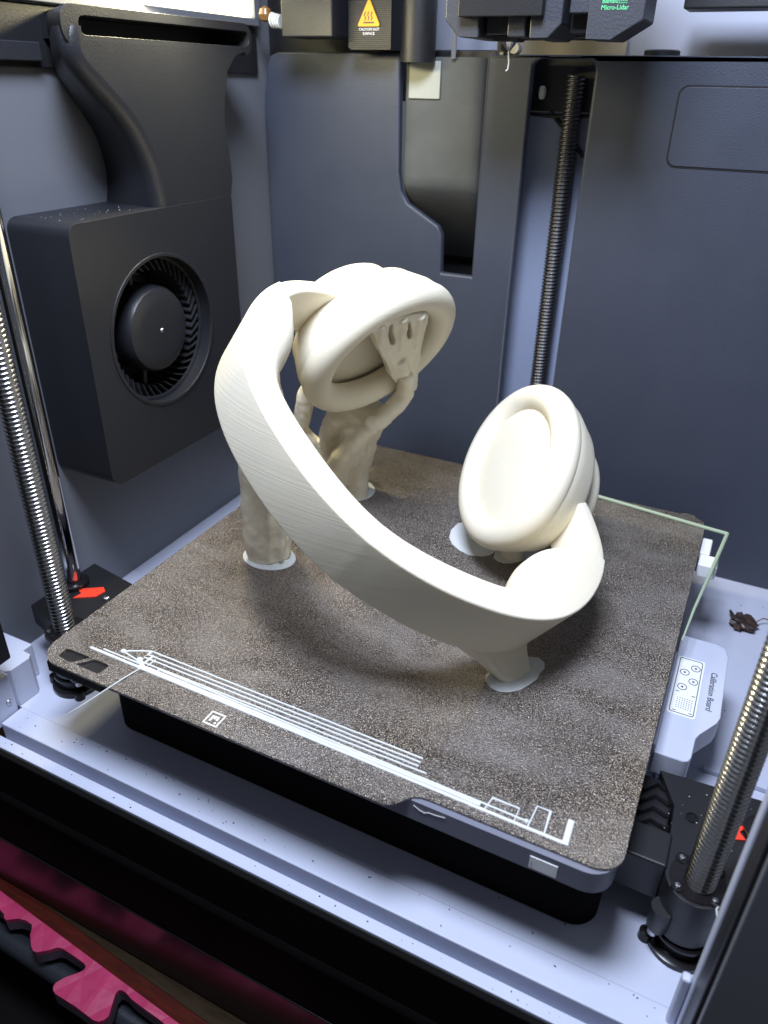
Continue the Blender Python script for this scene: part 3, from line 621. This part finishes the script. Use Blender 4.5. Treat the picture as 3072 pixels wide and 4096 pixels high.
hd += [ridge_tube([(-20.5, 29), (-19, 25), (-16, 18.5), (-14, 15)], [2.8, 3.2, 3.0, 1.4], 8.8), ridge_tube([(-7, 30), (-5, 26), (-1, 17), (3.5, 7.5), (6.5, 3)], [3.4, 3.3, 3.1, 2.7, 1.2], 8.8),
       ridge_tube([(5.5, 29), (7.5, 25), (11, 15.5), (15, 5.5), (17.5, 1.5)], [3.4, 3.3, 3.2, 2.7, 1.0], 8.8), ridge_tube([(8, -2), (17, -14), (27, -26), (31, -30)], [4.0, 4.6, 5, 5], 8.6), ridge_tube([(-6, 7), (4, -4), (16, -18)], [1.6, 2.2, 2.6], 9.0), ridge_tube([(20, 0), (24, -12), (29, -26)], [2.0, 3.0, 4.4], 9.0)]
s3 = organic('support_hand', hd, hp, .7, 2, .0009); tag(s3, 'hand-shaped flared support filling the raised cup')
# small skirt under the low cup
V, F = gtube([(164, 172, 0), (163, 171, 6), (160, 171, 13)], [8.5, 9.5, 12], 20, flat=.7); s4 = M('support_skirt', V, F, 'pla', hp, sm=60)
brim(s4, [(156.5, 163.5), (159, 161.3), (163, 160.6), (167.5, 163), (172, 169), (177, 181), (172, 186), (160, 182), (155, 172)])
brim(s4, [(150.5+0*0, 161.5), (153.5, 164.3), (156, 172), (153, 190), (140, 198), (130, 196), (125.6, 188), (124.8, 180), (127, 171.5), (131, 165.8), (137, 161.6), (143.5, 159.4)], .4)
# front support below the band
bottom_edge = [W3(x, y, -5.5*(-x-25)/70) for x, y in ((-57, -45.6), (-66, -50.6), (-74, -56.6), (-81, -63.6), (-86.5, -71), (-91, -79.5))]
foot = [(190.5, 71.5), (193.5, 70.3), (196.5, 71), (199, 74), (201, 78.5), (203, 84)]
V = []; F = []; nn = 9; pb2 = cr([tuple(p) for p in bottom_edge], 18); pf = cr([(x, y, 0.) for x, y in foot], 18)
for side in (0, 1):
    for k in range(nn+1):
        t = k/nn
        for i in range(18):
            a, b = Vector(pf[i]), Vector(pb2[i]); inw = (a-Vector((170, 100, 0))); inw.z = 0; inw.normalize()
            rip = .5*math.sin(i*1.9)*math.sin(PI*min(1, t*1.1))*(1-side)
            p = a.lerp(b+Vector((0, 0, .4)), t)+Vector((0, 0, 0)); p -= inw*(1.2+side*lerp(6, 9, t)+.8*math.sin(PI*t)+rip); V.append(p)
m = 18*(nn+1)
for side in (0, 1):
    for k in range(nn):
        for i in range(17): q = side*m+k*18+i; F.append((q, q+1, q+19, q+18))
for k in range(nn):
    for i in (0, 17): q = k*18+i; F.append((q, q+18, m+q+18, m+q))
for k in (0, nn):
    for i in range(17): q = k*18+i; F.append((q, q+1, m+q+1, m+q))
s5 = M('support_wedge', V, F, 'pla', hp, sm=50); tag(s5, 'thin fluted support wedge under the front of the band')
br_ = [(184.6, 72), (185.6, 68.4), (188.6, 65.6), (193, 64.6), (197, 66.2), (200.8, 69.6), (203.4, 74.5), (205.6, 80), (205.6, 84.5), (206.6, 88), (205.4, 92), (202, 94), (196, 92), (191, 84), (187, 77)]
brim(s5, br_)

# ================================================================== tool head
th = thing('tool_head', (116, 240, 238), 'black print head with nozzle hanging above the rear of the bed', 'tool head')
prism('shell', [(88, 330), (87.8, 252), (95, 245.2), (105.2, 244.8), (105.2, 254), (129.8, 254), (130, 244.6), (139, 244.6), (144.6, 250), (144.6, 330)], 'y', 222, 262, 'headg', th, bev=.8)
box('front_cover', 96, 136.4, 217.5, 221.9, 253, 330, 'black', th, bev=.5)
box('rear_cover', 100, 152, 262.2, 276, 246, 330, 'black', th, bev=1)
box('hot_end', 106.5, 122, 228, 248, 246.2, 254, 'black', th, bev=.8)
box('duct_fin', 118.6, 127.4, 224, 240, 245.2, 256, 'headg', th, bev=.8)
nz = prism('nozzle_sock', [(108.5, 246.1), (110.5, 243.8), (121, 243.8), (123.5, 246.1)], 'y', 230, 244, 'black', th, bev=.6)
lathe('nozzle_tip', [(3.6, 243.7), (2.2, 241.8), (.6, 240.2), (.3, 240.1)], (116, 237, 0), 'screwhead', th, 'z', 18)
tube('ooze', [(116, 237, 240.4), (116.2, 237, 238), (116.6, 237, 235.4), (116.4, 237, 232.4), (115.3, 237, 231.6)], [.45, .5, .4, .42, .35], 'bead', th, 8)
box('bridge', 144.7, 156, 236, 262, 247, 330, 'black', th, bev=.8)
box('bridge_rail', 146, 156, 228, 236, 254.5, 330, 'headg', th, bev=.6)
lid = prism('sensor_unit', [(156, 330), (156.6, 244.2), (169, 243.8), (181, 251), (180.5, 330)], 'y', 220, 246, 'headg', th, bev=1)
text('sensor_text', 'Bambu', (162.2, 219.9, 257.4), (1, 0, 0), (0, 0, 1), 2.5, 'green', lid, .12, .01)
text('sensor_text', 'Micro-Lidar', (162, 219.9, 255.0), (1, 0, 0), (0, 0, 1), 2.5, 'green', lid, .12, .01)
for i in range(5):
    for j in range(3): box('sensor_mark', 169.4+i*.78, 169.8+i*.78, 219.6, 219.9, 257.2+j*.7, 257.55+j*.7, 'green', lid)
box('sensor_mark', 169.3, 173.2, 219.6, 219.9, 259.6, 260.0, 'green', lid)
gb = box('gantry_bar', 185, 430, 300, 322, 260.5, 275, 'dark', bev=1); tag(gb, 'dark horizontal gantry bar at the top beside the print head', 'bar')
wp = thing('wiper', (97, 285, 238), 'black nozzle wiper with a pale roller and screw on the rear wall', 'wiper')
box('arm', 88, 95.5, 300, 309, 232, 262, 'black', wp, bev=.5); lathe('roller', [(2.8, 300), (3.1, 301), (3.1, 306), (2.6, 307)], (98, 0, 243.6), 'label', wp, 'y', 20)
lathe('screw', [(2.3, 298.4), (2.4, 299.9), (1, 299.9)], (93.2, 0, 244), 'black_gloss', wp, 'y', 18); box('clip', 90, 98, 298.6, 303, 248.6, 251.4, 'screwhead', wp, bev=.6)
box('stem', 90.5, 92.5, 298.7, 299.9, 233, 241.5, 'screwhead', wp)

# ================================================================== scraps
def crumple(name, c, r, seed, mt):
    rnd = random.Random(seed); V, F = [], []
    bm = bmesh.new(); bmesh.ops.create_icosphere(bm, subdivisions=3, radius=1)
    for v in bm.verts:
        n = v.co; k = 1+.42*math.sin(4*n.x+seed)*math.cos(5*n.y+2*n.z)+.25*math.sin(9*n.z+7*n.x)+rnd.uniform(-.12, .12); v.co = Vector((n.x*r*1.15*k, n.y*r*1.1*k, n.z*r*.6*k+r*.55))
    V = [v.co+Vector(c) for v in bm.verts]; F = [tuple(q.index for q in f.verts) for f in bm.faces]; bm.free()
    return V, F
cl = M('plastic_scrap', *crumple('s', (291, 249, FZ), 6.0, 3, 'scrap'), 'scrap', sm=60); tag(cl, 'crumpled dark burnt plastic scrap on the grey floor', 'scrap')
tube('scrap_tail', [(286, 252, FZ+3), (283.5, 256, FZ+4), (283.5, 259, FZ+3)], [1.3, .9, .4], 'scrap', cl, 6)
tube('scrap_tail', [(297, 251, FZ+3), (302, 256, FZ+5), (308, 259, FZ+3)], .4, 'amber', cl, 6)
sc = M('plastic_scrap', *crumple('s', (310, 259, FZ), 3.6, 9, 'scrap'), 'amber', sm=60); tag(sc, 'small brown plastic scrap beside the dark burnt one', 'scrap')
tag(tube('curled_thread', [(309, 92, FZ+3), (306.6, 88, FZ+4.2), (307, 84, FZ+3), (309, 83, FZ+4), (313, 84, FZ+6)], .35, 'ink', seg=6), 'curled dark thread on the floor beyond the right bracket', 'thread')
rnd = random.Random(5); parts = []
def speck(x, y, z, r):
    a = rnd.uniform(0, PI); dx, dy = math.cos(a)*r*rnd.uniform(1, 2.4), math.sin(a)*r*rnd.uniform(1, 2.4)
    return gtube([(x, y, z+r*.6), (x+dx, y+dy, z+r*.6), (x+dx*1.6, y+dy*1.2, z+r)], [r*.7, r, r*.4], 5)
for k in range(46): parts.append(speck(rnd.uniform(-30, 285), rnd.uniform(-10, 0), FZ+.6, rnd.uniform(.12, .34)))
for k in range(26): parts.append(speck(rnd.uniform(-30, 285), rnd.uniform(-21, -17.5), FZ-.4, rnd.uniform(.1, .3)))
for k in range(40): parts.append(speck(rnd.uniform(190, 320), rnd.uniform(2, 290), FZ, rnd.uniform(.15, .4)))
dk = M('dust_specks', *join(parts), 'ink', sm=0); tag(dk, 'tiny dark dust specks scattered over the grey sill and floor', 'dust', kind='stuff')
parts = []
for k in range(26): parts.append(speck(rnd.uniform(-72, -38), rnd.uniform(88, 140), 167, rnd.uniform(.06, .15)))
for k in range(34): parts.append(speck(rnd.uniform(262, 310), rnd.uniform(30, 76), -22, rnd.uniform(.08, .2)))
dl = M('dust_specks', *join(parts), 'label', sm=0); tag(dl, 'tiny pale dust specks on the black fan housing and bracket', 'dust', kind='stuff')

# ================================================================== below: board, foam mat, tube
wb = thing('wooden_board', (128, 0, -200), 'wooden board under the printer with a red painted front edge', 'board')
ya = lambda x: -27.6-.066*x; yb = lambda x: -34.2-.068*x; yc = lambda x: -34.6-.068*x
prism('board', [(-160, 340), (-160, ya(-160)), (420, ya(420)), (420, 340)], 'z', -200, -180, 'wood', wb, bev=.5)
V = []; F = []
for x in (-160, 420):
    for y, z in ((ya(x)-.1, -180.3), (lerp(ya(x), yb(x), .5), -180.6), (yb(x), -182.2), (yb(x)-.3, -200), (ya(x)-.1, -200)): V.append((x, y, z))
for k in range(5): F.append((k, (k+1) % 5, 5+(k+1) % 5, 5+k))
F += [(4, 3, 2, 1, 0), (5, 6, 7, 8, 9)]
M('painted_edge', V, F, 'redwood', wb)
front = [(-120, -38), (-100, -46), (-70, -47), (-66, -39), (-50, -38.1), (-44.5, -39), (-42.6, -40.5), (-40.6, -41), (-35, -37.2), (-30.5, -36.2), (-25.6, -36.4), (-23.6, -38.4), (-21.9, -41), (-16.3, -45.2), (-13.6, -46.4), (-11.2, -46.2), (-6.9, -42.9), (-3.4, -39.2), (-.5, -38.4), (8.8, -38.6), (15.6, -39.0), (17.6, -39.8), (18.3, -41.2), (17.1, -43.4), (12.3, -48.9), (10.1, -52.9), (10.4, -55), (12, -56.4), (14.2, -57), (27.9, -56.9), (40.5, -57.6), (43.4, -57), (45.4, -55), (46, -52.6), (44, -48.3), (41.6, -43.4), (41.6, -41.2), (43, -40.3), (46, -40.4), (50.8, -41.5), (57.9, -42), (69.5, -42.6), (76.8, -43.4), (84, -48), (92, -60), (120, -62), (126, -50), (150, -49)]
mo = front+[(150, yc(150)+5), (-120, yc(-120)+5)]
mt_ = thing('foam_mat', (20, -45, -192), 'pink quilted foam puzzle mat with tabs in front of the board', 'mat')
prism('pink_layer', mo, 'z', -185, -182.4, 'pink', mt_, bev=.8)
prism('foam_base', mo, 'z', -192, -185.1, 'foamside', mt_)
tag(tube('black_tube', [(-160, -39.5, -203), (200, -46, -203)], 6, 'rubber', seg=28), 'black rounded tube running below the pink foam mat', 'tube')
gd = box('ground', -600, 800, -700, 340, -262, -258, 'matt_black'); tag(gd, 'black floor below the foam mat', 'ground', kind='structure')
